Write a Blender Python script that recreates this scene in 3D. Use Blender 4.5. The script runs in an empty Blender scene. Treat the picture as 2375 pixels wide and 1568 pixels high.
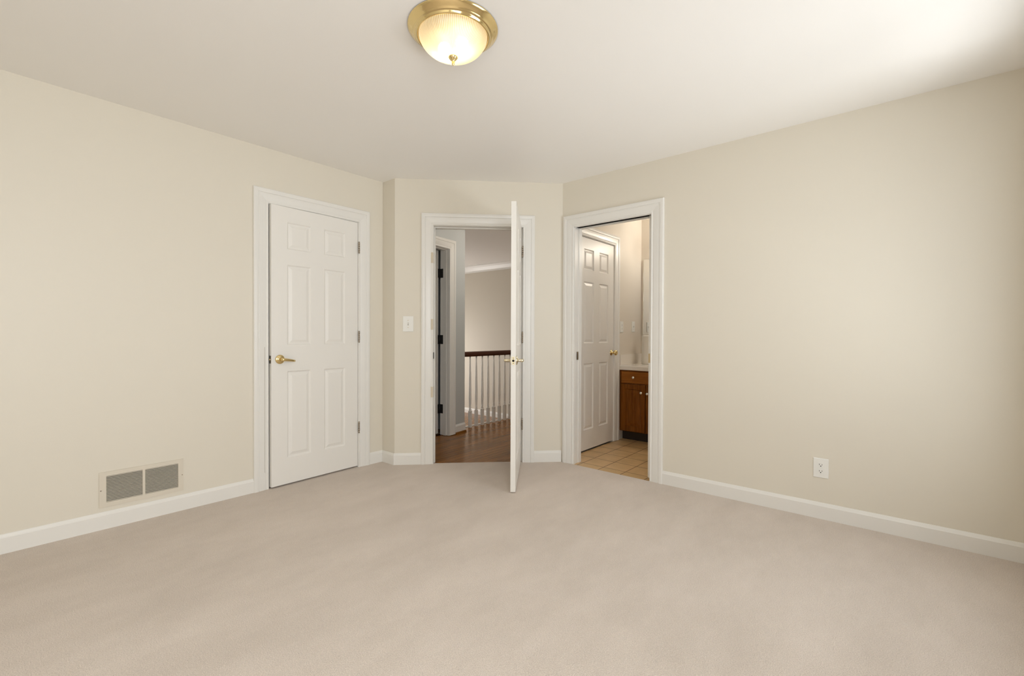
import bpy, bmesh, math, random
from mathutils import Vector, Matrix
random.seed(7)
S2 = 2 ** -.5
PI = math.pi
scene = bpy.context.scene
COL = scene.collection

# ------------------------------------------------------------------ camera
CAM_H, YAW, PITCH, ROLL = 1.1214, math.radians(40.2802), math.radians(-0.5238), math.radians(-0.2094)
cam_d = bpy.data.cameras.new('camera')
cam_d.sensor_width = 36.0
cam_d.lens = 1060.36 * 36.0 / 2375.0
cam_d.clip_start = 0.02
cam = bpy.data.objects.new('camera', cam_d)
COL.objects.link(cam)
_r = Vector((math.cos(YAW), math.sin(YAW), 0)); _w = Vector((-math.sin(YAW), math.cos(YAW), 0)); _u = Vector((0, 0, 1))
_fw = _w * math.cos(PITCH) + _u * math.sin(PITCH)
_up = _u * math.cos(PITCH) - _w * math.sin(PITCH)
_right = _r * math.cos(ROLL) - _up * math.sin(ROLL)
_up2 = _r * math.sin(ROLL) + _up * math.cos(ROLL)
M = Matrix.Identity(4)
for i in range(3):
    M[i][0] = _right[i]; M[i][1] = _up2[i]; M[i][2] = -_fw[i]
M[2][3] = CAM_H
cam.matrix_world = M
scene.camera = cam

# ------------------------------------------------------------------ world, daylight, exposure
world = bpy.data.worlds.new('sky'); scene.world = world; world.use_nodes = True
wn = world.node_tree.nodes; wl = world.node_tree.links
wn['Background'].inputs[0].default_value = (0.75, 0.86, 1.0, 1)
wn['Background'].inputs[1].default_value = 1.0
scene.view_settings.view_transform = 'Standard'
scene.view_settings.look = 'None'
scene.view_settings.gamma = 1.0
scene.view_settings.use_curve_mapping = False
scene.view_settings.exposure = 0.05
scene.cycles.max_bounces = 16
scene.cycles.diffuse_bounces = 10
scene.cycles.glossy_bounces = 6
scene.cycles.transmission_bounces = 8
scene.cycles.transparent_max_bounces = 12
scene.cycles.caustics_reflective = False
scene.cycles.caustics_refractive = False
scene.cycles.use_denoising = True
scene.cycles.sample_clamp_indirect = 6.0

def area_light(name, loc, direction, sx, sy, power, color):
    d = bpy.data.lights.new(name, 'AREA'); d.shape = 'RECTANGLE'; d.size = sx; d.size_y = sy
    d.energy = power; d.color = color
    o = bpy.data.objects.new(name, d); COL.objects.link(o)
    o.location = loc
    o.rotation_euler = Vector(direction).to_track_quat('-Z', 'Y').to_euler()
    return o

# room outline in metres (camera stands at x=0, y=0)
XW, YN, XE, YS, H = -3.456, 3.350, 0.56, -1.25, 2.44
JY = 2.325                     # the short return beside the closet door
DD = 3.968                     # diagonal wall, distance from the camera
WIN_E = (1.64, 2.91, 0.50, 2.10)     # two east windows: y0, y1, z0, z1
WIN_S = (-0.95, 0.55, 0.50, 2.10)
DAY = (0.97, 0.99, 0.995)
area_light('daylight_east_window', (XE + 0.15, (WIN_E[0]+WIN_E[1])/2, 1.30), (-1, -0.1, 0.10), 1.26, 1.58, 20, DAY)
area_light('ground_bounce_east_window', (XE + 1.30, (WIN_E[0]+WIN_E[1])/2 - 0.1, 0.20), (-1, -0.05, 1.05), 1.3, 1.1, 45, DAY)
area_light('daylight_rear_window', (XE + 0.22, (WIN_S[0]+WIN_S[1])/2, 1.40), (-1, 0.0, -0.40), 1.45, 1.5, 66, DAY)
area_light('daylight_stairwell', (-7.85, 5.0, 0.55), (1, 0.25, -0.05), 1.5, 1.4, 52, (1.0, 0.97, 0.93))  # unseen lamp for stairwell daylight; no window is built around it

# ------------------------------------------------------------------ materials
def new_mat(name):
    m = bpy.data.materials.new(name); m.use_nodes = True
    nt = m.node_tree; b = nt.nodes['Principled BSDF']
    return m, nt, b
def setin(b, **k):
    for n, v in k.items():
        n = n.replace('_', ' ')
        if n in b.inputs: b.inputs[n].default_value = v
def simple(name, col, rough=0.5, metal=0.0, spec=0.5, bump=None):
    m, nt, b = new_mat(name)
    setin(b, Base_Color=(*col, 1), Roughness=rough, Metallic=metal, Specular_IOR_Level=spec)
    if bump:
        sc, st, dist = bump
        tc = nt.nodes.new('ShaderNodeTexCoord'); n = nt.nodes.new('ShaderNodeTexNoise')
        n.inputs['Scale'].default_value = sc; n.inputs['Detail'].default_value = 3
        bp = nt.nodes.new('ShaderNodeBump'); bp.inputs['Strength'].default_value = st; bp.inputs['Distance'].default_value = dist
        nt.links.new(tc.outputs['Object'], n.inputs['Vector']); nt.links.new(n.outputs['Fac'], bp.inputs['Height'])
        nt.links.new(bp.outputs['Normal'], b.inputs['Normal'])
    return m
MAT = {}
MAT['wall'] = simple('beige_wall_paint', (0.715, 0.675, 0.590), 0.42, spec=0.35, bump=(260, 0.10, 0.002))
MAT['wall_hall_grey'] = simple('grey_hall_paint', (0.53, 0.555, 0.555), 0.40, spec=0.35, bump=(260, 0.08, 0.002))
MAT['wall_hall'] = simple('taupe_hall_paint', (0.60, 0.555, 0.475), 0.55, spec=0.3, bump=(260, 0.08, 0.002))
MAT['wall_bath'] = simple('bathroom_paint', (0.70, 0.645, 0.565), 0.30, spec=0.45, bump=(200, 0.10, 0.002))
MAT['ceiling'] = simple('ceiling_paint', (0.86, 0.85, 0.83), 0.6, spec=0.25, bump=(200, 0.10, 0.002))
MAT['trim'] = simple('white_trim_paint', (0.775, 0.765, 0.735), 0.30, spec=0.45)
MAT['door'] = simple('white_door_paint', (0.80, 0.785, 0.75), 0.32, spec=0.45, bump=(120, 0.03, 0.001))
MAT['plate'] = simple('white_plastic', (0.80, 0.80, 0.77), 0.30, spec=0.5)
MAT['vent'] = simple('cream_vent_enamel', (0.67, 0.62, 0.53), 0.40, spec=0.4)
MAT['dark'] = simple('recess_shade', (0.012, 0.011, 0.010), 0.8, spec=0.1)  # near-black colour standing in for shade inside recesses
MAT['slot'] = simple('dark_slot', (0.02, 0.018, 0.015), 0.6, spec=0.2)
MAT['brass'] = simple('polished_brass', (0.82, 0.655, 0.335), 0.12, 1.0)
MAT['brass_pale'] = simple('pale_worn_brass', (0.80, 0.73, 0.55), 0.20, 1.0)
MAT['brass_dull'] = simple('aged_brass', (0.62, 0.50, 0.30), 0.28, 1.0)
MAT['steel'] = simple('worn_hinge_steel', (0.40, 0.34, 0.27), 0.35, 1.0)
MAT['nickel'] = simple('polished_knob', (0.85, 0.82, 0.76), 0.10, 1.0)
MAT['black'] = simple('black_hinge', (0.008, 0.008, 0.008), 0.45)
MAT['paper'] = simple('white_paper', (0.74, 0.72, 0.67), 0.8, spec=0.2, bump=(60, 0.2, 0.003))
MAT['counter'] = simple('cultured_marble', (0.78, 0.74, 0.68), 0.18, spec=0.5)
MAT['handrail'] = simple('dark_handrail_wood', (0.060, 0.014, 0.005), 0.28, spec=0.5)
MAT['mortise'] = simple('old_hinge_patch', (0.62, 0.545, 0.42), 0.5)
MAT['mirror'] = simple('mirror_silver', (0.86, 0.86, 0.83), 0.02, 1.0)
MAT['concrete'] = simple('subfloor', (0.3, 0.28, 0.25), 0.9)

def carpet_mat():
    m, nt, b = new_mat('beige_carpet')
    L = nt.links.new; N = nt.nodes.new
    tc = N('ShaderNodeTexCoord')
    fine = N('ShaderNodeTexNoise'); fine.inputs['Scale'].default_value = 290; fine.inputs['Detail'].default_value = 5; fine.inputs['Roughness'].default_value = 0.75
    big = N('ShaderNodeTexNoise'); big.inputs['Scale'].default_value = 3.0; big.inputs['Detail'].default_value = 7; big.inputs['Roughness'].default_value = 0.68
    mp = N('ShaderNodeMapping'); mp.inputs['Rotation'].default_value = (0, 0, 0.65); mp.inputs['Scale'].default_value = (1.0, 0.45, 1)
    L(tc.outputs['Object'], mp.inputs['Vector']); L(mp.outputs['Vector'], big.inputs['Vector'])
    vor = N('ShaderNodeTexVoronoi'); vor.inputs['Scale'].default_value = 310; vor.inputs['Randomness'].default_value = 1.0
    L(tc.outputs['Object'], fine.inputs['Vector']); L(tc.outputs['Object'], vor.inputs['Vector'])
    r1 = N('ShaderNodeValToRGB'); r1.color_ramp.elements[0].position = 0.30; r1.color_ramp.elements[1].position = 0.70
    r1.color_ramp.elements[0].color = (0.48, 0.405, 0.345, 1); r1.color_ramp.elements[1].color = (0.95, 0.85, 0.765, 1)
    L(fine.outputs['Fac'], r1.inputs['Fac'])
    r2 = N('ShaderNodeValToRGB'); r2.color_ramp.elements[0].position = 0.35; r2.color_ramp.elements[1].position = 0.68
    r2.color_ramp.elements[0].color = (0.87, 0.86, 0.845, 1); r2.color_ramp.elements[1].color = (1.0, 1.0, 1.0, 1)
    L(big.outputs['Fac'], r2.inputs['Fac'])
    mx = N('ShaderNodeMixRGB'); mx.blend_type = 'MULTIPLY'; mx.inputs['Fac'].default_value = 1.0
    L(r1.outputs['Color'], mx.inputs['Color1']); L(r2.outputs['Color'], mx.inputs['Color2'])
    L(mx.outputs['Color'], b.inputs['Base Color'])
    ad = N('ShaderNodeMath'); ad.operation = 'ADD'
    L(fine.outputs['Fac'], ad.inputs[0]); L(vor.outputs['Distance'], ad.inputs[1])
    bp = N('ShaderNodeBump'); bp.inputs['Strength'].default_value = 0.55; bp.inputs['Distance'].default_value = 0.006
    L(ad.outputs[0], bp.inputs['Height']); L(bp.outputs['Normal'], b.inputs['Normal'])
    setin(b, Roughness=0.95, Specular_IOR_Level=0.1)
    b.inputs['Sheen Weight'].default_value = 0.25; b.inputs['Sheen Roughness'].default_value = 0.6
    return m
MAT['carpet'] = carpet_mat()

def wood_mat(name, c0, c1, axis, rough, plank=None, grain=14.0):
    """axis: world axis the grain runs along"""
    m, nt, b = new_mat(name); L = nt.links.new; N = nt.nodes.new
    tc = N('ShaderNodeTexCoord'); mp = N('ShaderNodeMapping')
    sc = [grain * 3, grain * 3, grain * 3]; sc['xyz'.index(axis)] = grain * 0.22
    mp.inputs['Scale'].default_value = sc
    L(tc.outputs['Object'], mp.inputs['Vector'])
    n = N('ShaderNodeTexNoise'); n.inputs['Scale'].default_value = 1.0; n.inputs['Detail'].default_value = 6; n.inputs['Distortion'].default_value = 0.6
    L(mp.outputs['Vector'], n.inputs['Vector'])
    r = N('ShaderNodeValToRGB'); r.color_ramp.elements[0].position = 0.32; r.color_ramp.elements[1].position = 0.68
    r.color_ramp.elements[0].color = (*c0, 1); r.color_ramp.elements[1].color = (*c1, 1)
    L(n.outputs['Fac'], r.inputs['Fac']); out = r.outputs['Color']
    if plank:
        br = N('ShaderNodeTexBrick'); br.offset = 0.37; br.squash = 1.0
        br.inputs['Scale'].default_value = 1; br.inputs['Brick Width'].default_value = 0.9; br.inputs['Row Height'].default_value = plank
        br.inputs['Mortar Size'].default_value = 0.0009; br.inputs['Mortar Smooth'].default_value = 0.3
        br.inputs['Color1'].default_value = (0.78, 0.78, 0.78, 1); br.inputs['Color2'].default_value = (1.1, 1.05, 1.0, 1); br.inputs['Mortar'].default_value = (0.45, 0.42, 0.4, 1)
        m2 = N('ShaderNodeMapping'); m2.inputs['Rotation'].default_value = (0, 0, PI / 2)
        L(tc.outputs['Object'], m2.inputs['Vector']); L(m2.outputs['Vector'], br.inputs['Vector'])
        mx = N('ShaderNodeMixRGB'); mx.blend_type = 'MULTIPLY'; mx.inputs['Fac'].default_value = 1
        L(out, mx.inputs['Color1']); L(br.outputs['Color'], mx.inputs['Color2']); out = mx.outputs['Color']
    L(out, b.inputs['Base Color'])
    setin(b, Roughness=rough, Specular_IOR_Level=0.25)
    b.inputs['Specular Tint'].default_value = (1.0, 0.72, 0.42, 1)
    return m
MAT['hallwood'] = wood_mat('oak_strip_floor', (0.200, 0.078, 0.011), (0.295, 0.126, 0.021), 'y', 0.25, plank=0.057)
MAT['oak_h'] = wood_mat('honey_oak_across', (0.19, 0.060, 0.008), (0.32, 0.115, 0.020), 'x', 0.30, grain=20)
MAT['oak_v'] = wood_mat('honey_oak_upright', (0.115, 0.034, 0.004), (0.215, 0.072, 0.011), 'z', 0.30, grain=20)

def tile_mat():
    m, nt, b = new_mat('tan_floor_tile'); L = nt.links.new; N = nt.nodes.new
    tc = N('ShaderNodeTexCoord'); mp = N('ShaderNodeMapping'); mp.vector_type = 'POINT'
    T = 0.2025
    mp.inputs['Location'].default_value = (1.698 + 30 * T, -3.446 + 30 * T, 0)
    L(tc.outputs['Object'], mp.inputs['Vector'])
    br = N('ShaderNodeTexBrick'); br.offset = 0.0; br.squash = 1.0
    br.inputs['Scale'].default_value = 1; br.inputs['Brick Width'].default_value = T; br.inputs['Row Height'].default_value = T
    br.inputs['Mortar Size'].default_value = 0.0036; br.inputs['Mortar Smooth'].default_value = 0.2
    br.inputs['Color1'].default_value = (0.56, 0.385, 0.195, 1); br.inputs['Color2'].default_value = (0.62, 0.435, 0.23, 1)
    br.inputs['Mortar'].default_value = (0.085, 0.035, 0.010, 1)
    L(mp.outputs['Vector'], br.inputs['Vector'])
    n = N('ShaderNodeTexNoise'); n.inputs['Scale'].default_value = 9; n.inputs['Detail'].default_value = 5
    L(tc.outputs['Object'], n.inputs['Vector'])
    r = N('ShaderNodeValToRGB'); r.color_ramp.elements[0].position = 0.3; r.color_ramp.elements[1].position = 0.7
    r.color_ramp.elements[0].color = (0.86, 0.84, 0.80, 1); r.color_ramp.elements[1].color = (1.05, 1.03, 1.0, 1)
    L(n.outputs['Fac'], r.inputs['Fac'])
    mx = N('ShaderNodeMixRGB'); mx.blend_type = 'MULTIPLY'; mx.inputs['Fac'].default_value = 1
    L(br.outputs['Color'], mx.inputs['Color1']); L(r.outputs['Color'], mx.inputs['Color2']); L(mx.outputs['Color'], b.inputs['Base Color'])
    setin(b, Roughness=0.35, Specular_IOR_Level=0.45)
    return m
MAT['tile'] = tile_mat()

def glass_shade_mat():
    m = bpy.data.materials.new('ribbed_glass_shade'); m.use_nodes = True; nt = m.node_tree; nt.nodes.clear()
    L = nt.links.new; N = nt.nodes.new
    out = N('ShaderNodeOutputMaterial')
    tl = N('ShaderNodeBsdfTranslucent'); tp = N('ShaderNodeBsdfRefraction'); tp.inputs['IOR'].default_value = 1.06; tp.inputs['Roughness'].default_value = 0.62
    tc = N('ShaderNodeTexCoord'); gr = N('ShaderNodeTexGradient'); gr.gradient_type = 'RADIAL'
    L(tc.outputs['Object'], gr.inputs['Vector'])
    mu = N('ShaderNodeMath'); mu.operation = 'MULTIPLY'; mu.inputs[1].default_value = 2 * PI * 112
    sn = N('ShaderNodeMath'); sn.operation = 'COSINE'; L(gr.outputs['Fac'], mu.inputs[0]); L(mu.outputs[0], sn.inputs[0])
    rp = N('ShaderNodeMapRange'); rp.inputs['From Min'].default_value = -1; L(sn.outputs[0], rp.inputs['Value'])
    cr = N('ShaderNodeMixRGB'); L(rp.outputs['Result'], cr.inputs['Fac'])
    cr.inputs['Color1'].default_value = (0.80, 0.60, 0.33, 1); cr.inputs['Color2'].default_value = (1.0, 0.96, 0.84, 1)
    L(cr.outputs['Color'], tl.inputs['Color']); L(cr.outputs['Color'], tp.inputs['Color'])
    gl = N('ShaderNodeBsdfGlossy'); gl.inputs['Roughness'].default_value = 0.08; gl.inputs['Color'].default_value = (1, 0.97, 0.9, 1)
    m1 = N('ShaderNodeMixShader'); m1.inputs['Fac'].default_value = 0.45
    L(tl.outputs[0], m1.inputs[1]); L(tp.outputs[0], m1.inputs[2])
    m2 = N('ShaderNodeMixShader'); m2.inputs['Fac'].default_value = 0.07
    L(m1.outputs[0], m2.inputs[1]); L(gl.outputs[0], m2.inputs[2])
    L(m2.outputs[0], out.inputs['Surface'])
    return m
MAT['shade'] = glass_shade_mat()
def pane_mat():
    m = bpy.data.materials.new('clear_window_pane'); m.use_nodes = True; nt = m.node_tree; nt.nodes.clear()
    L = nt.links.new; N = nt.nodes.new
    out = N('ShaderNodeOutputMaterial'); tp = N('ShaderNodeBsdfTransparent'); gl = N('ShaderNodeBsdfGlossy'); gl.inputs['Roughness'].default_value = 0.02
    mx = N('ShaderNodeMixShader'); mx.inputs['Fac'].default_value = 0.06
    L(tp.outputs[0], mx.inputs[1]); L(gl.outputs[0], mx.inputs[2]); L(mx.outputs[0], out.inputs['Surface'])
    return m
MAT['pane'] = pane_mat()
def bulb_mat(name, col, strength):
    m = bpy.data.materials.new(name); m.use_nodes = True; nt = m.node_tree; nt.nodes.clear()
    out = nt.nodes.new('ShaderNodeOutputMaterial'); e = nt.nodes.new('ShaderNodeEmission')
    e.inputs['Color'].default_value = (*col, 1); e.inputs['Strength'].default_value = strength
    nt.links.new(e.outputs[0], out.inputs['Surface']); return m
MAT['bulb'] = bulb_mat('lit_bulb', (1.0, 0.87, 0.63), 33)
MAT['bulb_bath'] = bulb_mat('lit_vanity_bulb', (1.0, 0.925, 0.82), 58)
MAT['bulb_hall'] = bulb_mat('lit_hall_bulb', (1.0, 0.93, 0.84), 56)

# ------------------------------------------------------------------ mesh helpers
class Fr:
    """frame of a wall: a runs along it, n points into the room, z is up"""
    def __init__(s, o, a, n):
        s.o = Vector((o[0], o[1], 0)); s.a = Vector((a[0], a[1], 0)); s.n = Vector((n[0], n[1], 0))
    def __call__(s, a, n, z):
        p = s.o + s.a * a + s.n * n; return Vector((p.x, p.y, z))
WORLD = Fr((0, 0), (1, 0), (0, 1))
WEST = Fr((XW, 0), (0, 1), (1, 0))            # a = y
NORTH = Fr((0, YN), (1, 0), (0, -1))          # a = x
DIAG = Fr((-S2 * DD, S2 * DD), (S2, S2), (S2, -S2))
JOG = Fr((0, JY), (1, 0), (0, -1))            # a = x
EAST = Fr((XE, 0), (0, 1), (-1, 0))
SOUTH = Fr((0, YS), (1, 0), (0, 1))
_d = Vector((-0.1642, 0.9864)); _n = Vector((0.9864, 0.1642))
_p0 = Vector((-3.781, 3.478)) - _n * 0.014
GREY = Fr(_p0, _d, _n)                        # hall wall, a = along it to the stairwell
BATHW = Fr((-2.283, 0), (0, 1), (1, 0))       # a = y
BATHN = Fr((0, 5.003), (1, 0), (0, -1))       # a = x

class MB:
    def __init__(s): s.v = []; s.f = []; s.sm = []
    def vert(s, p): s.v.append(Vector(p)); return len(s.v) - 1
    def face(s, pts, smooth=False):
        s.f.append([s.vert(p) for p in pts]); s.sm.append(smooth)
    def faces(s, pts, fl, smooth=False):
        b = len(s.v); s.v += [Vector(p) for p in pts]
        for f in fl: s.f.append([b + i for i in f]); s.sm.append(smooth)
    def box(s, fr, a0, a1, n0, n1, z0, z1):
        P = [fr(a, n, z) for z in (z0, z1) for n in (n0, n1) for a in (a0, a1)]
        s.faces(P, [(0, 2, 3, 1), (4, 5, 7, 6), (0, 1, 5, 4), (2, 6, 7, 3), (0, 4, 6, 2), (1, 3, 7, 5)])
        return s
    def prism(s, poly, z0, z1):
        n = len(poly); P = [Vector((x, y, z0)) for x, y in poly] + [Vector((x, y, z1)) for x, y in poly]
        s.faces(P, [tuple(range(n))[::-1], tuple(range(n, 2 * n))] + [(i, (i + 1) % n, n + (i + 1) % n, n + i) for i in range(n)])
        return s
    def lathe(s, c, axis, prof, seg=32, smooth=True):
        """prof: (radius, distance along axis) pairs"""
        ax = Vector(axis).normalized(); q = Vector((0, 0, 1)).rotation_difference(ax)
        e1 = q @ Vector((1, 0, 0)); e2 = q @ Vector((0, 1, 0)); c = Vector(c); P = []; F = []
        for r, h in prof:
            for k in range(seg):
                t = 2 * PI * k / seg; P.append(c + ax * h + (e1 * math.cos(t) + e2 * math.sin(t)) * r)
        for i in range(len(prof) - 1):
            for k in range(seg):
                k2 = (k + 1) % seg; F.append((i * seg + k, i * seg + k2, (i + 1) * seg + k2, (i + 1) * seg + k))
        s.faces(P, F, smooth)
        s.f.append([len(s.v) - len(P) + k for k in range(seg)][::-1]); s.sm.append(False)
        s.f.append([len(s.v) - seg + k for k in range(seg)]); s.sm.append(False)
        return s
    def tube(s, pts, radii, seg=14):
        """tapered tube through pts; radii (rx, ry) pairs: rx sideways, ry vertical"""
        pts = [Vector(p) for p in pts]; P = []; F = []
        for i, p in enumerate(pts):
            d = (pts[min(i + 1, len(pts) - 1)] - pts[max(i - 1, 0)]).normalized()
            e2 = Vector((0, 0, 1)); e1 = d.cross(e2)
            if e1.length < 1e-4: e1 = Vector((1, 0, 0))
            e1.normalize(); e2 = e1.cross(d).normalized()
            for k in range(seg):
                t = 2 * PI * k / seg; P.append(p + e1 * math.cos(t) * radii[i][0] + e2 * math.sin(t) * radii[i][1])
        for i in range(len(pts) - 1):
            for k in range(seg):
                k2 = (k + 1) % seg; F.append((i * seg + k, i * seg + k2, (i + 1) * seg + k2, (i + 1) * seg + k))
        F.append(tuple(range(seg))[::-1]); F.append(tuple((len(pts) - 1) * seg + k for k in range(seg)))
        s.faces(P, F, True); return s
    def casing(s, fr, a0, a1, zt, prof, z0=0.0):
        """mitred door casing; prof: (distance from opening edge, thickness)"""
        rows = []
        for d, t in prof:
            rows.append([fr(a0 - d, t, z0), fr(a0 - d, t, zt + d), fr(a1 + d, t, zt + d), fr(a1 + d, t, z0)])
        for i in range(len(rows) - 1):
            for k in range(3):
                s.face([rows[i][k], rows[i][k + 1], rows[i + 1][k + 1], rows[i + 1][k]])
        return s
    def run(s, fr, a0, a1, prof, m0=0.0, m1=0.0):
        """moulding run along a wall; prof: (n, z) outline; m0/m1: how much a shifts per n at either end (mitres)"""
        A = [fr(a0 + m0 * n, n, z) for n, z in prof]; B = [fr(a1 + m1 * n, n, z) for n, z in prof]; k = len(prof)
        s.faces(A + B, [(i, (i + 1) % k, k + (i + 1) % k, k + i) for i in range(k)] + [tuple(range(k))[::-1], tuple(range(k, 2 * k))])
        return s
    def build(s, name, mat, parent=None, base=None, weld=True):
        me = bpy.data.meshes.new(name)
        if parent is None:
            if base is None:
                lo = [min(v[i] for v in s.v) for i in range(3)]; hi = [max(v[i] for v in s.v) for i in range(3)]
                base = Vector(((lo[0] + hi[0]) / 2, (lo[1] + hi[1]) / 2, lo[2]))
            inv = Matrix.Translation(-Vector(base))
        else:
            inv = parent.matrix_world.inverted() if parent.get('_root') else Matrix(ROOTINV[parent.name])
        me.from_pydata([inv @ v for v in s.v], [], s.f)
        for p, sm in zip(me.polygons, s.sm): p.use_smooth = sm
        bm = bmesh.new(); bm.from_mesh(me)
        if weld: bmesh.ops.remove_doubles(bm, verts=bm.verts, dist=1e-6)
        bmesh.ops.recalc_face_normals(bm, faces=bm.faces); bm.to_mesh(me); bm.free()
        me.materials.append(MAT[mat] if isinstance(mat, str) else mat)
        o = bpy.data.objects.new(name, me); COL.objects.link(o)
        if parent is None:
            o.location = base; ROOTINV[o.name] = Matrix.Translation(-Vector(base))
        else:
            o.parent = parent; ROOTINV[o.name] = ROOTINV[parent.name]
        return o
ROOTINV = {}
def tag(o, label=None, cat=None, group=None, kind=None):
    if label: o['label'] = label
    if cat: o['category'] = cat
    if group: o['group'] = group
    if kind: o['kind'] = kind
    return o
def thing(name, loc, label, cat, group=None, kind=None, rotz=0.0):
    o = bpy.data.objects.new(name, None); o.empty_display_size = 0.1; COL.objects.link(o)
    o.location = loc; o.rotation_euler = (0, 0, rotz)
    ROOTINV[o.name] = (Matrix.Translation(Vector(loc)) @ Matrix.Rotation(rotz, 4, 'Z')).inverted()
    return tag(o, label, cat, group, kind)
def struct(mb, name, mat, label=None, cat=None):
    return tag(mb.build(name, mat, base=(0, 0, 0)), label, cat, kind='structure')

def wall(fr, a0, a1, t, holes=(), z0=0.0, z1=H):
    """wall slab behind the face n=0, cut by holes (a0, a1, z0, z1)"""
    mb = MB(); x = a0
    for h0, h1, hz0, hz1 in sorted(holes):
        mb.box(fr, x, h0, -t, 0, z0, z1)
        mb.box(fr, h0, h1, -t, 0, hz1, z1)
        if hz0 > z0: mb.box(fr, h0, h1, -t, 0, z0, hz0)
        x = h1
    mb.box(fr, x, a1, -t, 0, z0, z1)
    return mb

# ------------------------------------------------------------------ floors and ceiling
cx, cy = -S2 * DD, S2 * DD
Dp = lambda u, n: tuple(DIAG(u, n, 0)[:2])
D_OPEN = (-0.348, 0.4185)      # clear opening in the diagonal wall
N_OPEN = (-2.140, -1.452)      # pocket door opening
W_OPEN = (1.374, 2.084)        # closet door opening
DOOR_H = 2.046
u_j, u_n = -0.677, 0.7695       # ends of the diagonal wall
carpet = [(XW, YS), (XE, YS), (XE, YN), (N_OPEN[1], YN), (N_OPEN[1], YN - 0.012), (N_OPEN[0], YN - 0.012), (N_OPEN[0], YN), Dp(u_n, 0), Dp(D_OPEN[1], 0), Dp(D_OPEN[1], -0.018), Dp(D_OPEN[0], -0.018), Dp(D_OPEN[0], 0), Dp(u_j, 0), (XW, JY), (XW, 2.08), (XW - 0.06, 2.08), (XW - 0.06, 1.378), (XW, 1.378)]
struct(MB().prism(carpet, -0.014, 0.0), 'floor', 'carpet')
hall = [Dp(D_OPEN[0], -0.018), Dp(D_OPEN[1], -0.018), Dp(D_OPEN[1], -0.13), (-2.45, 3.48), (-2.9, 3.49), (-2.9, 6.324), (-3.98, 6.324), (-3.98, 3.76), (-4.0, 3.60), (-3.62, 2.44), Dp(u_j + 0.02, -0.14), Dp(D_OPEN[0], -0.13)]
struct(MB().prism(hall, -0.20, -0.008), 'floor_hall', 'hallwood')
struct(MB().box(WORLD, -8.0, -3.982, 3.5, 6.35, -0.52, -0.44), 'floor_landing', 'hallwood')
struct(MB().prism([(N_OPEN[0] - 0.03, YN - 0.012), (N_OPEN[1] + 0.03, YN - 0.012), (N_OPEN[1] + 0.03, 3.44), (-0.3, 3.465), (-0.3, 5.01), (-2.29, 5.01), (-2.29, 3.46), (N_OPEN[0] - 0.03, 3.46)], -0.016, -0.004), 'floor_bathroom', 'tile')
struct(MB().box(WORLD, -3.95, 1.0, -1.6, 5.2, -0.30, -0.205), 'floor_slab', 'concrete')
struct(MB().box(WORLD, -8.2, 1.0, -1.7, 6.6, H, H + 0.12), 'ceiling', 'ceiling')

# ------------------------------------------------------------------ walls
struct(wall(WEST, YS - 0.12, JY, 0.12, [(W_OPEN[0] - 0.018, W_OPEN[1] + 0.018, -0.2, DOOR_H + 0.018)], z0=-0.2), 'wall_west', 'wall')
struct(MB().prism([(XW - 0.12, JY), Dp(u_j, 0), Dp(u_j + 0.05, -0.12), (XW - 0.12, JY + 0.11)], -0.2, H), 'wall_return', 'wall')
struct(wall(DIAG, u_j + 0.0005, u_n, 0.12, [(D_OPEN[0] - 0.018, D_OPEN[1] + 0.018, -0.2, DOOR_H + 0.018)], z0=-0.2), 'wall_northwest', 'wall')
struct(wall(NORTH, -2.285, XE + 0.12, 0.115, [(N_OPEN[0] - 0.018, N_OPEN[1] + 0.018, -0.2, DOOR_H + 0.02)], z0=-0.2), 'wall_north', 'wall')
struct(wall(EAST, YS - 0.12, YN, 0.12, [WIN_E, WIN_S], z0=-0.2), 'wall_east', 'wall')
struct(wall(SOUTH, XW, XE, 0.12, z0=-0.2), 'wall_south', 'wall')
# closet behind the closed door
struct(MB().box(WORLD, -4.25, -4.2, 1.15, 2.36, -0.2, H).box(WORLD, -4.2, XW - 0.119, 1.15, 1.2, -0.2, H).box(WORLD, -4.2, XW - 0.06, 1.2, 2.331, -0.2, -0.016), 'wall_closet', 'wall')
# hall, stairwell and the dark room off the hall
GT = (-0.803, -0.091)          # door opening in the grey hall wall
struct(wall(GREY, -1.16, 0.201, 0.12, [(GT[0] - 0.018, GT[1] + 0.018, -0.2, DOOR_H + 0.018)], z0=-0.2), 'wall_hall_west', 'wall_hall_grey')
struct(MB().box(WORLD, -8.12, XW - 0.118, 2.33, 2.39, -0.6, H), 'wall_hall_south', 'wall_hall_grey')
struct(MB().box(WORLD, -8.0, -3.955, 3.56, 3.68, -0.6, H), 'wall_stair_south', 'wall_hall_grey')
struct(MB().box(WORLD, -8.12, -8.0, 2.39, 6.44, -0.6, H), 'wall_stair_west', 'wall_hall')
struct(MB().box(WORLD, -8.0, -2.4, 6.324, 6.44, -0.6, H), 'wall_hall_north', 'wall_hall')
struct(MB().box(WORLD, -2.9, -2.84, 3.47, 6.324, -0.2, H).box(WORLD, -2.84, -2.40, 3.47, 3.53, -0.2, H).box(WORLD, -2.40, -2.284, 5.121, 6.324, -0.2, H).prism([Dp(D_OPEN[1] + 0.02, -0.125), Dp(u_n - 0.05, -0.125), (-2.40, 3.47), (-2.84, 3.47), (-2.84, 3.42)], -0.2, H), 'wall_hall_east', 'wall_hall')
struct(MB().box(WORLD, -2.84, -2.295, 3.53, 6.32, -0.12, -0.014), 'floor_linen_closet', 'concrete')
struct(MB().box(WORLD, -8.0, -3.88, 2.39, 3.56, -0.06, -0.008), 'floor_side_room', 'hallwood')
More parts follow.
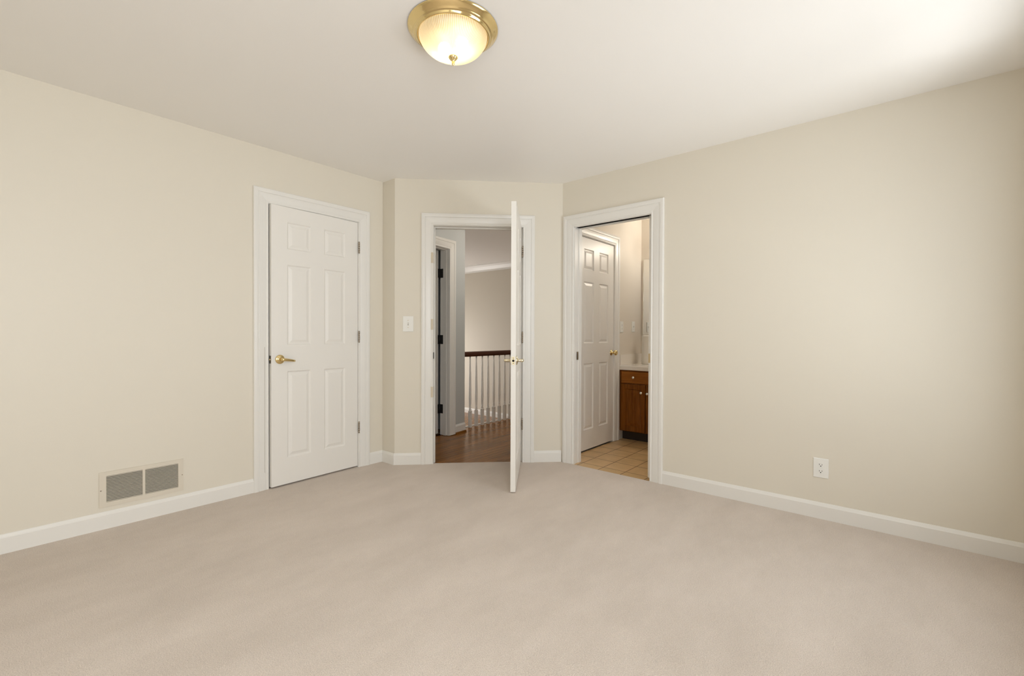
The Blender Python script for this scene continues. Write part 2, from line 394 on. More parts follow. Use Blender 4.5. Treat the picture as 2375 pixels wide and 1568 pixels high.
# bathroom
B_OPEN = (3.632, 4.338)
struct(wall(BATHW, 3.465, 5.12, 0.117, [(B_OPEN[0] - 0.018, B_OPEN[1] + 0.018, -0.2, DOOR_H + 0.018)], z0=-0.2), 'wall_bathroom_west', 'wall_bath')
struct(MB().box(WORLD, -2.283, -0.2, 5.003, 5.12, -0.2, H), 'wall_bathroom_north', 'wall_bath')
struct(MB().box(WORLD, -0.32, -0.2, 3.466, 5.003, -0.2, H), 'wall_bathroom_east', 'wall_bath')
struct(MB().box(WORLD, -2.28, N_OPEN[0] - 0.02, 3.4655, 3.471, -0.004, H).box(WORLD, N_OPEN[0] - 0.02, N_OPEN[1] + 0.02, 3.4655, 3.471, DOOR_H + 0.02, H).box(WORLD, N_OPEN[1] + 0.02, -0.32, 3.4655, 3.471, -0.004, H), 'wall_bathroom_south', 'wall_bath')

# ------------------------------------------------------------------ trim
CAS = [(0, 0), (0, 0.010), (0.003, 0.0125), (0.010, 0.0125), (0.013, 0.0095), (0.017, 0.0095), (0.024, 0.012), (0.045, 0.0150), (0.062, 0.0165), (0.064, 0.0140), (0.068, 0.0140), (0.071, 0.0190), (0.082, 0.0205), (0.096, 0.0200), (0.101, 0.0160), (0.101, 0)]
BASE = [(0, 0), (0.014, 0), (0.014, 0.078), (0.011, 0.083), (0.006, 0.094), (0.004, 0.0975), (0, 0.0975)]
def doorway(name, fr, o, thick, stop=None, jamb=0.018, reveal=0.003, back=False):
    """door casing with its jamb; stop: (n0, n1) of the stop strip"""
    t = tag(MB().casing(fr, o[0] - reveal, o[1] + reveal, DOOR_H + reveal, CAS).build(name, 'trim', base=fr((o[0] + o[1]) / 2, 0, 0)), kind='structure')
    j = MB()
    j.box(fr, o[0] - jamb, o[0], -thick, 0, -0.004, DOOR_H); j.box(fr, o[1], o[1] + jamb, -thick, 0, -0.004, DOOR_H)
    j.box(fr, o[0] - jamb, o[1] + jamb, -thick, 0, DOOR_H, DOOR_H + jamb)
    if stop:
        j.box(fr, o[0], o[0] + 0.011, *stop, -0.004, DOOR_H); j.box(fr, o[1] - 0.011, o[1], *stop, -0.004, DOOR_H)
        j.box(fr, o[0] + 0.011, o[1] - 0.011, *stop, DOOR_H - 0.011, DOOR_H)
    j.build('jamb', 'trim', t)
    return t
trim_w = doorway('trim_1', WEST, W_OPEN, 0.12, (-0.085, -0.046))
trim_d = doorway('trim_2', DIAG, D_OPEN, 0.12, (-0.085, -0.046))
# pocket doorway: split jambs with a slot between them
t = tag(MB().casing(NORTH, N_OPEN[0] - 0.003, N_OPEN[1] + 0.003, DOOR_H - 0.004, CAS).build('trim_3', 'trim', base=NORTH((N_OPEN[0] + N_OPEN[1]) / 2, 0, 0)), kind='structure')
trim_n = t
j = MB()
j.box(NORTH, N_OPEN[0] - 0.018, N_OPEN[0], -0.115, 0, -0.004, DOOR_H)
j.box(NORTH, N_OPEN[0], N_OPEN[0] + 0.006, -0.115, -0.072, -0.004, DOOR_H); j.box(NORTH, N_OPEN[0], N_OPEN[0] + 0.006, -0.026, 0, -0.004, DOOR_H)
j.box(NORTH, N_OPEN[1], N_OPEN[1] + 0.016, -0.026, 0, -0.004, DOOR_H); j.box(NORTH, N_OPEN[1], N_OPEN[1] + 0.016, -0.115, -0.074, -0.004, DOOR_H)
j.box(NORTH, N_OPEN[0], N_OPEN[1], -0.012, 0, DOOR_H - 0.008, DOOR_H + 0.02); j.box(NORTH, N_OPEN[0], N_OPEN[1], -0.115, -0.074, DOOR_H - 0.008, DOOR_H + 0.02)
j.build('jamb', 'trim', t)
MB().box(NORTH, N_OPEN[0], N_OPEN[1], -0.0735, -0.0125, DOOR_H - 0.003, DOOR_H + 0.02).build('track_shade', 'dark', t)  # black block fills the track slot nearly flush, painting its shade
MB().box(NORTH, N_OPEN[0] + 0.006, N_OPEN[0] + 0.0072, -0.062, -0.040, 0.898, 0.968).build('strike_plate', 'steel', t)
# doorway in the grey hall wall and the one in the bathroom
trim_g = doorway('trim_4', GREY, GT, 0.12, (-0.070, -0.030))
trim_b = doorway('trim_5', BATHW, B_OPEN, 0.117, (-0.085, -0.046))

def base(name, mb): return tag(mb.build(name, 'trim', base=(0, 0, 0)), kind='structure')
base('baseboard_west', MB().run(WEST, YS, W_OPEN[0] - 0.104, BASE, m0=1).run(WEST, W_OPEN[1] + 0.104, JY, BASE, m1=-1))
T225 = math.tan(math.radians(22.5))
ja = Dp(u_j, 0)[0]
base('baseboard_return', MB().run(JOG, XW, ja, BASE, m0=1, m1=T225))
base('baseboard_northwest', MB().run(DIAG, u_j, D_OPEN[0] - 0.104, BASE, m0=-T225).run(DIAG, D_OPEN[1] + 0.104, u_n, BASE, m1=-T225))
base('baseboard_north', MB().run(NORTH, N_OPEN[1] + 0.104, XE, BASE, m1=-1))
base('baseboard_east', MB().run(EAST, YS, YN, BASE, m0=1, m1=-1))
base('baseboard_south', MB().run(SOUTH, XW, XE, BASE, m0=1, m1=-1))
base('baseboard_hall_west', MB().run(GREY, GT[1] + 0.104, 0.201 + 0.0, BASE))
base('baseboard_hall_north', MB().run(Fr((0, 6.324), (1, 0), (0, -1)), -8.0, -2.9, [(0, -0.44), (0.016, -0.44), (0.016, -0.37), (0.010, -0.362), (0.010, -0.352), (0.005, -0.345), (0, -0.345)]))
base('trim_6', MB().run(Fr((0, 6.324), (1, 0), (0, -1)), -8.0, -2.9, [(0, H - 0.135), (0.012, H - 0.135), (0.014, H - 0.115), (0.028, H - 0.105), (0.060, H - 0.050), (0.085, H - 0.022), (0.092, H - 0.018), (0.092, H), (0, H)]))
base('trim_7', MB().run(GREY, GT[1] + 0.104, 0.201, [(0.014, -0.008), (0.030, -0.008), (0.028, 0.006), (0.020, 0.012), (0.014, 0.013)])).data.materials[0] = MAT['hallwood']
# white strip on the hall floor edge, painting its sunlit glints
base('glint_strip', MB().box(WORLD, -4.02, -3.981, 3.69, 6.30, -0.24, -0.003))

# ------------------------------------------------------------------ doors
def rz(pin, ang, p):
    c, s = math.cos(ang), math.sin(ang); x, y = p.x - pin.x, p.y - pin.y
    return Vector((pin.x + x * c - y * s, pin.y + x * s + y * c, p.z))
class RFr(Fr):
    """a wall frame swung round a hinge pin"""
    def __init__(s, fr, pin_a, pin_n, ang):
        s.b = fr; s.pin = fr(pin_a, pin_n, 0); s.ang = ang
    def __call__(s, a, n, z): return rz(s.pin, s.ang, s.b(a, n, z))

def leaf_mesh(fr, a0, a1, n0, n1, z0, z1, both=True):
    """six panel door leaf between a0..a1, faces at n0 (back) and n1 (front)"""
    w = a1 - a0; st = 0.115; mid = 0.108
    pw = (w - 2 * st - mid) / 2
    A = [a0, a0 + st, a0 + st + pw, a0 + st + pw + mid, a1 - st, a1]
    Z = [z0, z0 + 0.192, z0 + 0.829, z0 + 1.022, z0 + 1.610, z0 + 1.724, z0 + 1.922, z1]
    mb = MB()
    prof = [(0, 0), (0.004, 0.004), (0.009, 0.009), (0.015, 0.009), (0.036, 0.0015)]
    for nn, sg in ((n1, -1),) + (((n0, 1),) if both else ()):
        for i in range(5):
            for k in range(7):
                x0, x1, y0, y1 = A[i], A[i + 1], Z[k], Z[k + 1]
                if i in (1, 3) and k in (1, 3, 5):
                    rings = []
                    for ins, dep in prof:
                        n_ = nn + sg * dep
                        rings.append([fr(x0 + ins, n_, y0 + ins), fr(x1 - ins, n_, y0 + ins), fr(x1 - ins, n_, y1 - ins), fr(x0 + ins, n_, y1 - ins)])
                    for r0, r1 in zip(rings, rings[1:]):
                        for q in range(4): mb.face([r0[q], r0[(q + 1) % 4], r1[(q + 1) % 4], r1[q]])
                    mb.face(rings[-1])
                else:
                    mb.face([fr(x0, nn, y0), fr(x1, nn, y0), fr(x1, nn, y1), fr(x0, nn, y1)])
    if not both: mb.face([fr(a0, n0, z0), fr(a1, n0, z0), fr(a1, n0, z1), fr(a0, n0, z1)])
    for k in range(7):
        for a in (a0, a1): mb.face([fr(a, n0, Z[k]), fr(a, n1, Z[k]), fr(a, n1, Z[k + 1]), fr(a, n0, Z[k + 1])])
    for i in range(5):
        for z in (z0, z1): mb.face([fr(A[i], n0, z), fr(A[i + 1], n0, z), fr(A[i + 1], n1, z), fr(A[i], n1, z)])
    return mb
def lever(fr, a, z, n, sgn_a, sgn_n, parent, mat='brass', length=0.103):
    """rose and lever standing on the face n, lever pointing sgn_a along a"""
    ax = fr(0, sgn_n, 0) - fr(0, 0, 0)
    h = MB().lathe(fr(a, n, z), ax, [(0.0335, 0), (0.0335, 0.003), (0.0320, 0.0055), (0.027, 0.0085), (0.019, 0.0105), (0.0130, 0.0125), (0.0108, 0.016), (0.0105, 0.034), (0.0118, 0.046), (0.010, 0.051)], 36)
    o = h.build('door_handle', mat, parent)
    m = n + sgn_n * 0.046
    pts = []; rad = []
    for k in range(9):
        f = k / 8
        pts.append(fr(a + sgn_a * (-0.006 + length * f), m - sgn_n * 0.018 * f * f, z - 0.014 * f ** 1.3))
        rad.append((0.0085 - 0.003 * f, 0.0120 - 0.0045 * f))
    MB().tube(pts, rad).build('lever', mat, o)
    return o
def hinge(fr, a, n, z, parent, mat='steel', name='hinge', h=0.089):
    mb = MB()
    for k in range(5):
        z0 = z - h / 2 + k * h / 5
        mb.lathe(fr(a, n, z0 + 0.0006), (0, 0, 1), [(0.0062, 0), (0.0062, h / 5 - 0.0012)], 14)
    mb.lathe(fr(a, n, z - h / 2 - 0.005), (0, 0, 1), [(0.003, 0), (0.0052, 0.002), (0.0052, 0.005)], 12)
    mb.lathe(fr(a, n, z + h / 2), (0, 0, 1), [(0.0052, 0), (0.0052, 0.003), (0.003, 0.005)], 12)
    return mb.build(name, mat, parent)

# closet door, hinged on the right, standing a little ajar
pin = (W_OPEN[1] - 0.001, 0.006)
DW = RFr(WEST, pin[0], pin[1], math.radians(2.6))
r = tag(thing('door_1', WEST((W_OPEN[0] + W_OPEN[1]) / 2, 0, 0), 'white six-panel door in the left wall, slightly ajar, brass lever', 'door', kind='structure'))
lf = leaf_mesh(DW, W_OPEN[0] + 0.006, W_OPEN[1] - 0.003, -0.035, 0.0, 0.012, DOOR_H - 0.003).build('door_leaf', 'door', r)
lever(DW, W_OPEN[0] + 0.066, 0.930, 0.0, 1, 1, r)
MB().box(DW, W_OPEN[0] + 0.005, W_OPEN[0] + 0.006, -0.029, -0.006, 0.902, 0.958).build('latch_plate', 'steel', r)
MB().lathe(DW(W_OPEN[0] + 0.006, -0.0175, 0.930), DW(-1, 0, 0) - DW(0, 0, 0), [(0.008, 0), (0.008, 0.005), (0.004, 0.007)], 12).build('latch_bolt', 'brass_dull', r)
for z in (1.835, 1.092, 0.335): hinge(WEST, W_OPEN[1] + 0.0015, 0.0155, z, r)

# hall door, swung right into the room
PH = math.radians(81.4)
LH = 0.774
DDR = RFr(DIAG, D_OPEN[1], 0.012, PH)
r = tag(thing('door_2', DIAG(D_OPEN[1], 0, 0), 'white door of the angled wall, swung open and seen nearly edge-on', 'door', kind='structure'))
a1 = D_OPEN[1] - 0.003; a0 = a1 - LH + 0.003
leaf_mesh(DDR, a0, a1, -0.035, 0.0, 0.008, 2.050).build('door_leaf', 'door', r)
lever(DDR, a0 + 0.060, 0.932, 0.0, 1, 1, r, 'brass_pale'); lever(DDR, a0 + 0.060, 0.932, -0.035, 1, -1, r, 'brass_pale')
lp = MB().box(DDR, a0 - 0.001, a0, -0.029, -0.006, 0.904, 0.961).build('latch_plate', 'brass_pale', r)
MB().lathe(DDR(a0 - 0.0005, -0.0175, 0.932), DDR(-1, 0, 0) - DDR(0, 0, 0), [(0.0085, 0), (0.0085, 0.0012)], 16).build('latch_hole', 'slot', lp)
for z in (0.914, 0.951): MB().lathe(DDR(a0 - 0.0005, -0.0175, z), DDR(-1, 0, 0) - DDR(0, 0, 0), [(0.0028, 0), (0.0028, 0.0010)], 10).build('screw', 'slot', lp)
for z in (1.835, 1.092, 0.335):
    hg = hinge(DIAG, D_OPEN[1] - 0.001, 0.012, z, r)
    MB().box(DIAG, D_OPEN[1] - 0.002, D_OPEN[1], -0.030, 0.008, z - 0.0445, z + 0.0445).build('hinge_leaf', 'steel', hg)
# filled hinge mortises and the strike on the left jamb
for z in (1.770, 1.200, 0.620):
    MB().box(DIAG, D_OPEN[0] - 0.0215, D_OPEN[0] - 0.0035, 0.0116, 0.0132, z - 0.045, z + 0.045).build('hinge_patch', 'mortise', trim_d)
    MB().box(DIAG, D_OPEN[0] - 0.0005, D_OPEN[0] + 0.0008, -0.036, -0.004, z - 0.045, z + 0.045).build('hinge_patch', 'mortise', trim_d)
MB().box(DIAG, D_OPEN[0] - 0.002, D_OPEN[0] + 0.0014, -0.034, 0.0105, 0.905, 0.960).build('strike_plate', 'black', trim_d)
# crack in the paint of the closet casing
MB().box(WEST, W_OPEN[0] - 0.0315, W_OPEN[0] - 0.0298, 0.0125, 0.0136, 0.125, 1.02).build('paint_crack', simple('paint_crack', (0.42, 0.38, 0.32), 0.8), trim_w)

# pocket door, pushed back into the wall
r = tag(thing('door_3', NORTH(N_OPEN[1], -0.05, 0), 'white pocket door slid back into the right wall, only its edge showing', 'door', kind='structure'))
MB().box(NORTH, N_OPEN[1] - 0.034, N_OPEN[1] + 0.012, -0.070, -0.046, 0.006, DOOR_H + 0.004).build('door_leaf', 'door', r)
MB().box(NORTH, N_OPEN[1] - 0.0345, N_OPEN[1] - 0.010, -0.0705, -0.0445, 0.900, 0.972).build('edge_pull', 'brass_dull', r)
# bathroom closet door
r = tag(thing('door_4', BATHW((B_OPEN[0] + B_OPEN[1]) / 2, 0, 0), 'white six-panel door inside the bathroom, closed, small brass knob', 'door', kind='structure'))
leaf_mesh(BATHW, B_OPEN[0] + 0.003, B_OPEN[1] - 0.003, -0.036, -0.001, 0.012, DOOR_H - 0.006).build('door_leaf', 'door', r)
MB().lathe(BATHW(B_OPEN[1] - 0.045, -0.001, 0.930), (1, 0, 0), [(0.031, 0), (0.031, 0.003), (0.024, 0.008), (0.012, 0.012), (0.011, 0.028), (0.018, 0.034), (0.0265, 0.044), (0.0275, 0.054), (0.022, 0.063), (0.010, 0.067)], 32).build('door_knob', 'brass', r)
# door of the dark room, swung away from the hall
DG = RFr(GREY, GT[1] - 0.002, -0.128, math.radians(-88))
r = tag(thing('door_5', GREY(GT[1], -0.12, 0), 'white door standing open into the dark room off the hall, black hinges', 'door', kind='structure'))
leaf_mesh(DG, GT[0] + 0.004, GT[1] - 0.006, -0.106, -0.071, 0.012, DOOR_H - 0.004).build('door_leaf', 'door', r)
for z in (1.790, 1.055, 0.285):
    mb = MB().box(GREY, GT[1] - 0.0025, GT[1] - 0.0002, -0.118, -0.082, z - 0.05, z + 0.05)
    mb.lathe(GREY(GT[1] - 0.004, -0.127, z - 0.05), (0, 0, 1), [(0.008, 0), (0.008, 0.10)], 14)
    mb.box(GREY, GT[1] - 0.040, GT[1] - 0.004, -0.135, -0.131, z - 0.05, z + 0.05)
    mb.build('hinge', 'black', r)

# ------------------------------------------------------------------ windows (behind the camera)
def window(name, fr, o):
    a0, a1, z0, z1 = o
    f = MB(); c = 0.045
    f.box(fr, a0, a0 + c, -0.10, -0.02, z0, z1); f.box(fr, a1 - c, a1, -0.10, -0.02, z0, z1)
    f.box(fr, a0 + c, a1 - c, -0.10, -0.02, z0, z0 + c); f.box(fr, a0 + c, a1 - c, -0.10, -0.02, z1 - c, z1)
    zm = (z0 + z1) / 2; am = (a0 + a1) / 2
    f.box(fr, a0 + c, a1 - c, -0.09, -0.03, zm - 0.02, zm + 0.02)
    f.box(fr, am - 0.03, am + 0.03, -0.095, -0.025, z0 + c, zm - 0.02); f.box(fr, am - 0.03, am + 0.03, -0.095, -0.025, zm + 0.02, z1 - c)
    w = tag(f.build(name, 'trim', base=fr((a0 + a1) / 2, 0, z0)), kind='structure')
    MB().box(fr, a0 + c, a1 - c, -0.062, -0.058, z0 + c, z1 - c).build('pane', 'pane', w)
    s = MB().box(fr, a0 - 0.12, a1 + 0.12, 0, 0.03, z0 - 0.022, z0)
    for x0, x1 in ((a0 - 0.09, a0), (a1, a1 + 0.09)): s.box(fr, x0, x1, 0, 0.018, z0, z1 + 0.09)
    s.box(fr, a0, a1, 0, 0.018, z1, z1 + 0.09)
    s.build('window_casing', 'trim', w)
window('window_1', EAST, WIN_E)
window('window_2', EAST, WIN_S)

# ------------------------------------------------------------------ ceiling light
LX, LY = -1.487, 1.353
r = thing('ceiling_light', (LX, LY, H), 'flush brass ceiling light with glowing ribbed glass shade', 'ceiling light')
c = (LX, LY, H)
MB().lathe(c, (0, 0, -1), [(0.188, 0), (0.1935, 0.0015), (0.1942, 0.004), (0.1925, 0.007), (0.186, 0.012), (0.177, 0.020), (0.171, 0.0235), (0.1695, 0.0265), (0.1665, 0.028), (0.163, 0.0275), (0.161, 0.030), (0.159, 0.036), (0.156, 0.0385), (0.152, 0.0385), (0.150, 0.035), (0.149, 0.028), (0.145, 0.022), (0.10, 0.018)], 96).build('brass_pan', 'brass', r)
MB().lathe(c, (0, 0, -1), [(0.0, 0.0195), (0.142, 0.0195), (0.142, 0.0205), (0.0, 0.0205)], 64).build('added_reflector', 'ceiling', r)  # unseen white disc added to hide bulb reflections and brighten the shade
dome = MB(); NR = 112; SEG = NR * 4; prof = []
for k in range(19):
    f = k / 18; ang = f * PI / 2
    prof.append((0.1475 * math.cos(ang) ** 0.85 if k < 18 else 0.008, 0.031 + 0.089 * math.sin(ang) ** 1.15))
P = []; F = []
for i, (rr, hh) in enumerate(prof):
    rib = 0.0022 * min(1.0, max(0.0, (i - 1) / 1.5)) * (1 if i < 18 else 0)
    for k in range(SEG):
        t = 2 * PI * k / SEG; q = rr - rib * min(1, rr / 0.06) * (0.5 - 0.5 * math.cos(2 * PI * (k % 4) / 4))
        P.append(Vector((LX + q * math.cos(t), LY + q * math.sin(t), H - hh)))
for i in range(len(prof) - 1):
    for k in range(SEG):
        F.append((i * SEG + k, i * SEG + (k + 1) % SEG, (i + 1) * SEG + (k + 1) % SEG, (i + 1) * SEG + k))
dome.faces(P, F, True); dome.build('glass_shade', 'shade', r)
MB().lathe((LX, LY, H - 0.119), (0, 0, -1), [(0.006, -0.004), (0.0200, -0.001), (0.0205, 0.003), (0.0160, 0.010), (0.0080, 0.017), (0.0058, 0.021), (0.0072, 0.024), (0.0052, 0.028), (0.0062, 0.030), (0.0050, 0.033), (0.0022, 0.035), (0.0028, 0.037), (0.001, 0.039)], 28).build('finial', 'brass', r)
for dx, dy in ((0.042, 0.012), (-0.042, -0.012)):
    MB().lathe((LX + dx, LY + dy, H - 0.046), (0, 0, -1), [(0.006, 0), (0.018, 0.006), (0.024, 0.016), (0.024, 0.024), (0.018, 0.034), (0.007, 0.040)], 24).build('bulb', 'bulb', r)

# ------------------------------------------------------------------ wall vent
r = thing('wall_vent', WEST(0.659, 0, 0.1235), 'cream slotted return air vent low on the left wall', 'vent')
V0, V1, VZ0, VZ1 = 0.459, 0.859, 0.1235, 0.3235
fm = MB()
banks = ((0.490, 0.655), (0.667, 0.832)); gz0, gz1 = 0.150, 0.299
for a0_, a1_, z0_, z1_ in ((V0, V1, VZ0, gz0), (V0, V1, gz1, VZ1), (V0, banks[0][0], gz0, gz1), (banks[0][1], banks[1][0], gz0, gz1), (banks[1][1], V1, gz0, gz1)):
    fm.box(WEST, a0_, a1_, 0.0005, 0.0062, z0_, z1_)
fr_o = fm.build('frame', 'vent', r)
for b0, b1 in banks:
    lv = MB(); n = 18; p = (gz1 - gz0) / n
    for k in range(n):
        z = gz0 + p * (k + 0.5)
        P = [WEST(b0, 0.0056, z - 0.0020), WEST(b0, 0.0056, z + 0.0004), WEST(b0, -0.010, z + 0.0052), WEST(b0, -0.010, z + 0.0040)]
        Q = [v + WEST(b1 - b0, 0, 0) - WEST(0, 0, 0) for v in P]
        lv.faces(P + Q, [(0, 1, 2, 3), (7, 6, 5, 4), (0, 4, 5, 1), (1, 5, 6, 2), (2, 6, 7, 3), (3, 7, 4, 0)])
    lv.build('louvres', 'vent', r)
MB().box(WEST, banks[0][0] - 0.004, banks[1][1] + 0.004, 0.0002, 0.0006, gz0 - 0.003, gz1 + 0.003).build('duct_shade', 'dark', r)  # black sheet on the uncut wall, painting the shade behind the louvres
for a, z in ((0.4665, 0.220), (0.8525, 0.2235)):
    MB().lathe(WEST(a, 0.0062, z), (1, 0, 0), [(0.0034, 0), (0.0034, 0.0006), (0.002, 0.0012)], 12).build('screw', 'steel', r)

# ------------------------------------------------------------------ switch and outlets
def plate(mb, fr, a, z, w, h, t=0.0055, b=0.003):
    P = [fr(a + sx * (w / 2 - d), n, z + sy * (h / 2 - d)) for d, n in ((0, 0.0003), (0, t - b * 0.7), (b, t)) for sx, sy in ((-1, -1), (1, -1), (1, 1), (-1, 1))]
    mb.faces(P, [(i * 4 + k, i * 4 + (k + 1) % 4, i * 4 + 4 + (k + 1) % 4, i * 4 + 4 + k) for i in range(2) for k in range(4)] + [(8, 9, 10, 11), (3, 2, 1, 0)])
    return mb
def switch(name, fr, a, z, w, h, label, cat='light switch', group=None):
    r = thing(name, fr(a, 0, z - h / 2), label, cat, group)
    plate(MB(), fr, a, z, w, h).build('cover_plate', 'plate', r)
    ax = fr(0, 1, 0) - fr(0, 0, 0)
    MB().box(fr, a - 0.0052, a + 0.0052, 0.0052, 0.0060, z - 0.0125, z + 0.0125).build('toggle_slot', simple(name + '_slot', (0.45, 0.43, 0.38), 0.5), r)
    tg = MB(); P = [fr(a + x, n, z + zz) for x in (-0.0036, 0.0036) for n, zz in ((0.005, -0.007), (0.005, 0.006), (0.013, 0.010), (0.0145, 0.004))]
    tg.faces(P, [(0, 1, 2, 3), (7, 6, 5, 4), (0, 4, 5, 1), (1, 5, 6, 2), (2, 6, 7, 3), (3, 7, 4, 0)]); tg.build('toggle', 'plate', r)
    for s in (-1, 1): MB().lathe(fr(a, 0.0054, z + s * 0.030), ax, [(0.0032, 0), (0.0032, 0.0006), (0.002, 0.0011)], 12).build('screw', 'brass_dull', r)
    return r
def outlet(name, fr, a, z, w, h, label, dz=0.0195):
    r = thing(name, fr(a, 0, z - h / 2), label, 'outlet')
    plate(MB(), fr, a, z, w, h).build('cover_plate', 'plate', r)
    ax = fr(0, 1, 0) - fr(0, 0, 0)
    for s in (1, -1):
        zc = z + s * dz
        pts = []
        for k in range(28):
            t = 2 * PI * k / 28; pts.append((0.0172 * math.cos(t), max(-0.0135, min(0.0135, 0.0172 * math.sin(t)))))
        m = MB(); n = len(pts)
        m.faces([fr(a + x, 0.0052, zc + y) for x, y in pts] + [fr(a + x, 0.0072, zc + y) for x, y in pts], [tuple(range(n))[::-1], tuple(range(n, 2 * n))] + [(i, (i + 1) % n, n + (i + 1) % n, n + i) for i in range(n)])
        rc = m.build('receptacle', 'plate', r)
        sl = MB().box(fr, a - 0.0080, a - 0.0056, 0.0070, 0.00745, zc - 0.0015, zc + 0.0070).box(fr, a + 0.0056, a + 0.0080, 0.0070, 0.00745, zc - 0.0005, zc + 0.0060)
        sl.lathe(fr(a, 0.0070, zc - 0.0068), ax, [(0.0030, 0), (0.0030, 0.0005)], 12)
        sl.build('slots', 'slot', rc)
    MB().lathe(fr(a, 0.0054, z), ax, [(0.0030, 0), (0.0030, 0.0006), (0.002, 0.0010)], 12).build('screw', 'plate', r)
    return r
switch('light_switch', DIAG, -0.563, 1.203, 0.089, 0.132, 'white single toggle switch plate on the wall left of the open hall door')
outlet('wall_outlet', NORTH, -0.3595, 0.308, 0.078, 0.119, 'white duplex outlet low on the right bedroom wall')

# ------------------------------------------------------------------ stair railing
RX = -3.938
r = thing('stair_railing', (RX, 4.9, -0.008), 'white balusters under a dark brown handrail in the hall', 'railing')
HR = [(-0.018, 0.846), (0.018, 0.846), (0.022, 0.856), (0.030, 0.866), (0.031, 0.884), (0.024, 0.900), (0.010, 0.906), (-0.010, 0.906), (-0.024, 0.900), (-0.031, 0.884), (-0.030, 0.866), (-0.022, 0.856)]
MB().run(Fr((RX, 0), (0, 1), (1, 0)), 3.69, 6.30, HR).build('handrail', 'handrail', r)
def baluster(y):
    mb = MB(); q = 0.016
    mb.box(Fr((RX, y), (1, 0), (0, 1)), -q, q, -q, q, -0.008, 0.185)
    mb.lathe((RX, y, 0.185), (0, 0, 1), [(0.0205, 0), (0.017, 0.010), (0.0125, 0.014), (0.0125, 0.018), (0.0165, 0.022), (0.0165, 0.027), (0.0115, 0.031), (0.0110, 0.036), (0.0150, 0.041), (0.0150, 0.046), (0.0115, 0.050), (0.0125, 0.060), (0.0160, 0.15), (0.0160, 0.22), (0.0125, 0.45), (0.0090, 0.58), (0.0085, 0.663)], 20)
    return mb
B0 = baluster(3.870).build('baluster', 'trim', r)
k = 1
while 3.870 + 0.1055 * k < 6.28:
    c_ = B0.copy(); COL.objects.link(c_); c_.parent = r; c_.location = (0, 0.1055 * k, 0); k += 1
# ------------------------------------------------------------------ bathroom things
r = thing('vanity_cabinet', (-1.62, 4.73, 0), 'honey oak bathroom vanity cabinet with two doors and a drawer', 'cabinet')
VX0, VX1, VY = -2.279, -0.95, 4.478
VF = Fr((0, VY), (1, 0), (0, -1))
bd = MB().box(WORLD, VX0, VX1, VY, 5.000, 0.095, 0.742)
bd.build('body', 'oak_v', r)
MB().box(WORLD, VX0, VX1, VY + 0.07, 4.99, -0.004, 0.095).build('toe_kick', simple('toe_kick_brown', (0.022, 0.011, 0.005), 0.6), r)
def panel_door(x0, x1, z0, z1, kx, kz):
    m = MB(); g = 0.055
    P = []; prof_ = [(0, 0.0), (0, 0.017), (0.003, 0.019), (g - 0.006, 0.019), (g, 0.012), (g + 0.012, 0.012), (g + 0.034, 0.0175)]
    rings = [[VF(x0 + i, n, z0 + i), VF(x1 - i, n, z0 + i), VF(x1 - i, n, z1 - i), VF(x0 + i, n, z1 - i)] for i, n in prof_]
    for r0, r1 in zip(rings, rings[1:]):
        for q in range(4): m.face([r0[q], r0[(q + 1) % 4], r1[(q + 1) % 4], r1[q]])
    m.face(rings[-1]); m.face(rings[0][::-1])
    d = m.build('door', 'oak_v', r)
    knob(kx, kz, 0.019, d)
def knob(x, z, n, parent):
    MB().lathe(VF(x, n, z), (0, -1, 0), [(0.007, 0), (0.006, 0.008), (0.011, 0.013), (0.0155, 0.018), (0.0155, 0.024), (0.010, 0.029), (0.003, 0.031)], 24).build('knob', 'nickel', parent)
panel_door(-2.258, -1.988, 0.104, 0.596, -2.022, 0.516)
panel_door(-1.980, -1.680, 0.104, 0.596, -1.957, 0.512)
m = MB()
for x0, x1 in ((-2.258, -1.680),):
    rings = [[VF(x0 + i, n, 0.606 + i), VF(x1 - i, n, 0.606 + i), VF(x1 - i, n, 0.730 - i), VF(x0 + i, n, 0.730 - i)] for i, n in ((0, 0), (0, 0.014), (0.008, 0.019))]
    for r0, r1 in zip(rings, rings[1:]):
        for q in range(4): m.face([r0[q], r0[(q + 1) % 4], r1[(q + 1) % 4], r1[q]])
    m.face(rings[-1]); m.face(rings[0][::-1])
dr = m.build('drawer', 'oak_h', r)
knob(-2.109, 0.669, 0.019, dr)
ct = MB().run(WORLD, VX0, VX1 + 0.01, [(4.447, 0.746), (4.447, 0.784), (4.453, 0.791), (5.000, 0.791), (5.000, 0.7425), (4.455, 0.7425)])
ct = ct.build('countertop', 'counter', base=(-1.62, 4.73, 0.7425))
tag(ct, 'off-white bathroom countertop with raised splash on the oak vanity', 'countertop')
MB().box(BATHW, 4.460, 4.998, 0.003, 0.020, 0.7915, 0.902).build('side_splash', 'counter', ct)
MB().box(BATHN, VX0 + 0.022, VX1 + 0.01, 0.003, 0.020, 0.7915, 0.880).build('back_splash', 'counter', ct)
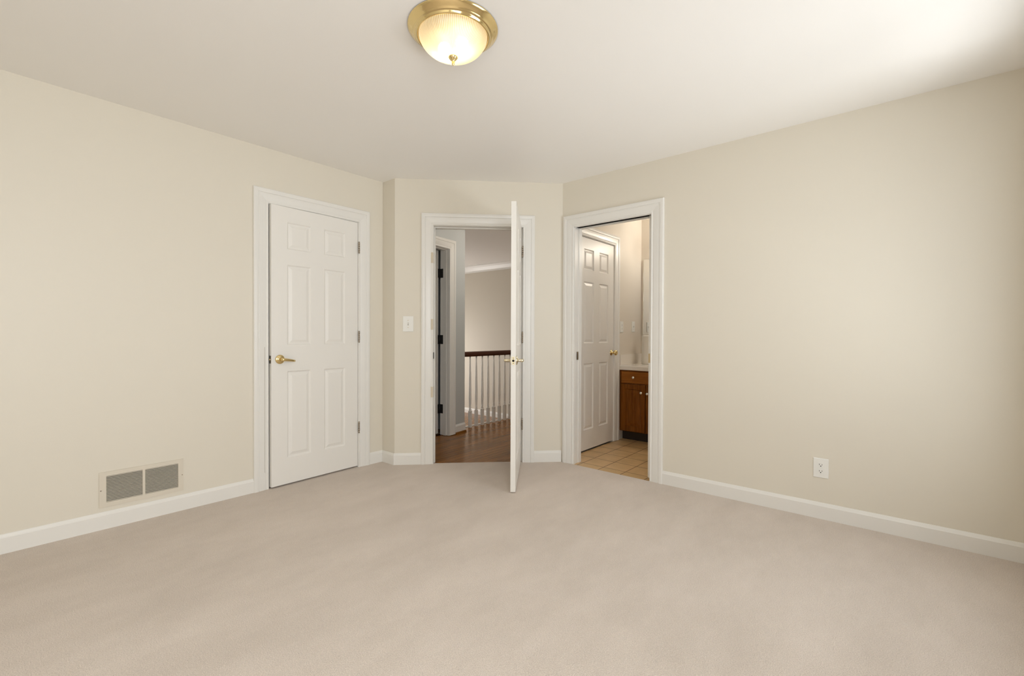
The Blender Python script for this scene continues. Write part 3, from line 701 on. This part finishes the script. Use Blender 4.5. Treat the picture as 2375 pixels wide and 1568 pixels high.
pr = MB().lathe((-2.121, 4.828, 0.7915), (0, 0, 1), [(0.062, 0), (0.0675, 0.004), (0.0675, 0.074), (0.0655, 0.078), (0.0655, 0.306), (0.0625, 0.316), (0.055, 0.320), (0.024, 0.320), (0.022, 0.318), (0.022, 0.05)], 48)
tag(pr.build('paper_towel_roll', MAT['paper'], base=(-2.121, 4.828, 0.7915)), 'tall white roll standing upright on the bathroom counter under the mirror', 'paper towel roll')
r = thing('wall_mirror', BATHN(-1.6, 0, 1.123), 'frameless mirror above the bathroom counter, mostly hidden by the door jamb', 'mirror')
MB().box(BATHN, -2.252, -0.95, 0.002, 0.008, 1.123, 1.979).build('glass', 'mirror', r)
MB().box(BATHN, -2.254, -0.948, 0.001, 0.011, 1.115, 1.1228).box(BATHN, -2.2565, -2.2515, 0.001, 0.011, 1.1228, 1.979).build('channel', 'nickel', r)
switch('light_switch', BATHW, 4.795, 1.205, 0.072, 0.118, 'white toggle switch plate in the bathroom, nearer the mirror')
outlet('wall_outlet', BATHW, 4.515, 1.200, 0.072, 0.118, 'white outlet plate in the bathroom, right beside the door casing')
# vanity light above the mirror (out of frame)
r = thing('vanity_light', BATHN(-1.55, 0, 2.12), 'brass vanity light bar above the bathroom mirror', 'light')
MB().box(BATHN, -1.90, -1.20, 0.002, 0.030, 2.08, 2.17).build('bar', 'brass', r)
for x in (-1.80, -1.55, -1.30):
    MB().lathe(BATHN(x, 0.030, 2.125), (0, -1, 0), [(0.018, 0), (0.020, 0.02), (0.042, 0.045), (0.048, 0.07), (0.042, 0.098), (0.018, 0.114)], 24).build('bulb', 'bulb_bath', r)
# hall ceiling light (out of frame)
r = thing('hall_light', (-3.05, 3.95, H), 'small hall ceiling light above the wood floor', 'ceiling light')
MB().lathe((-3.05, 3.95, H), (0, 0, -1), [(0.12, 0), (0.12, 0.02), (0.10, 0.028)], 40).build('pan', 'brass', r)
MB().lathe((-3.05, 3.95, H - 0.028), (0, 0, -1), [(0.10, 0), (0.095, 0.03), (0.07, 0.06), (0.02, 0.075)], 40).build('globe', 'bulb_hall', r)
bpy.context.view_layer.update()
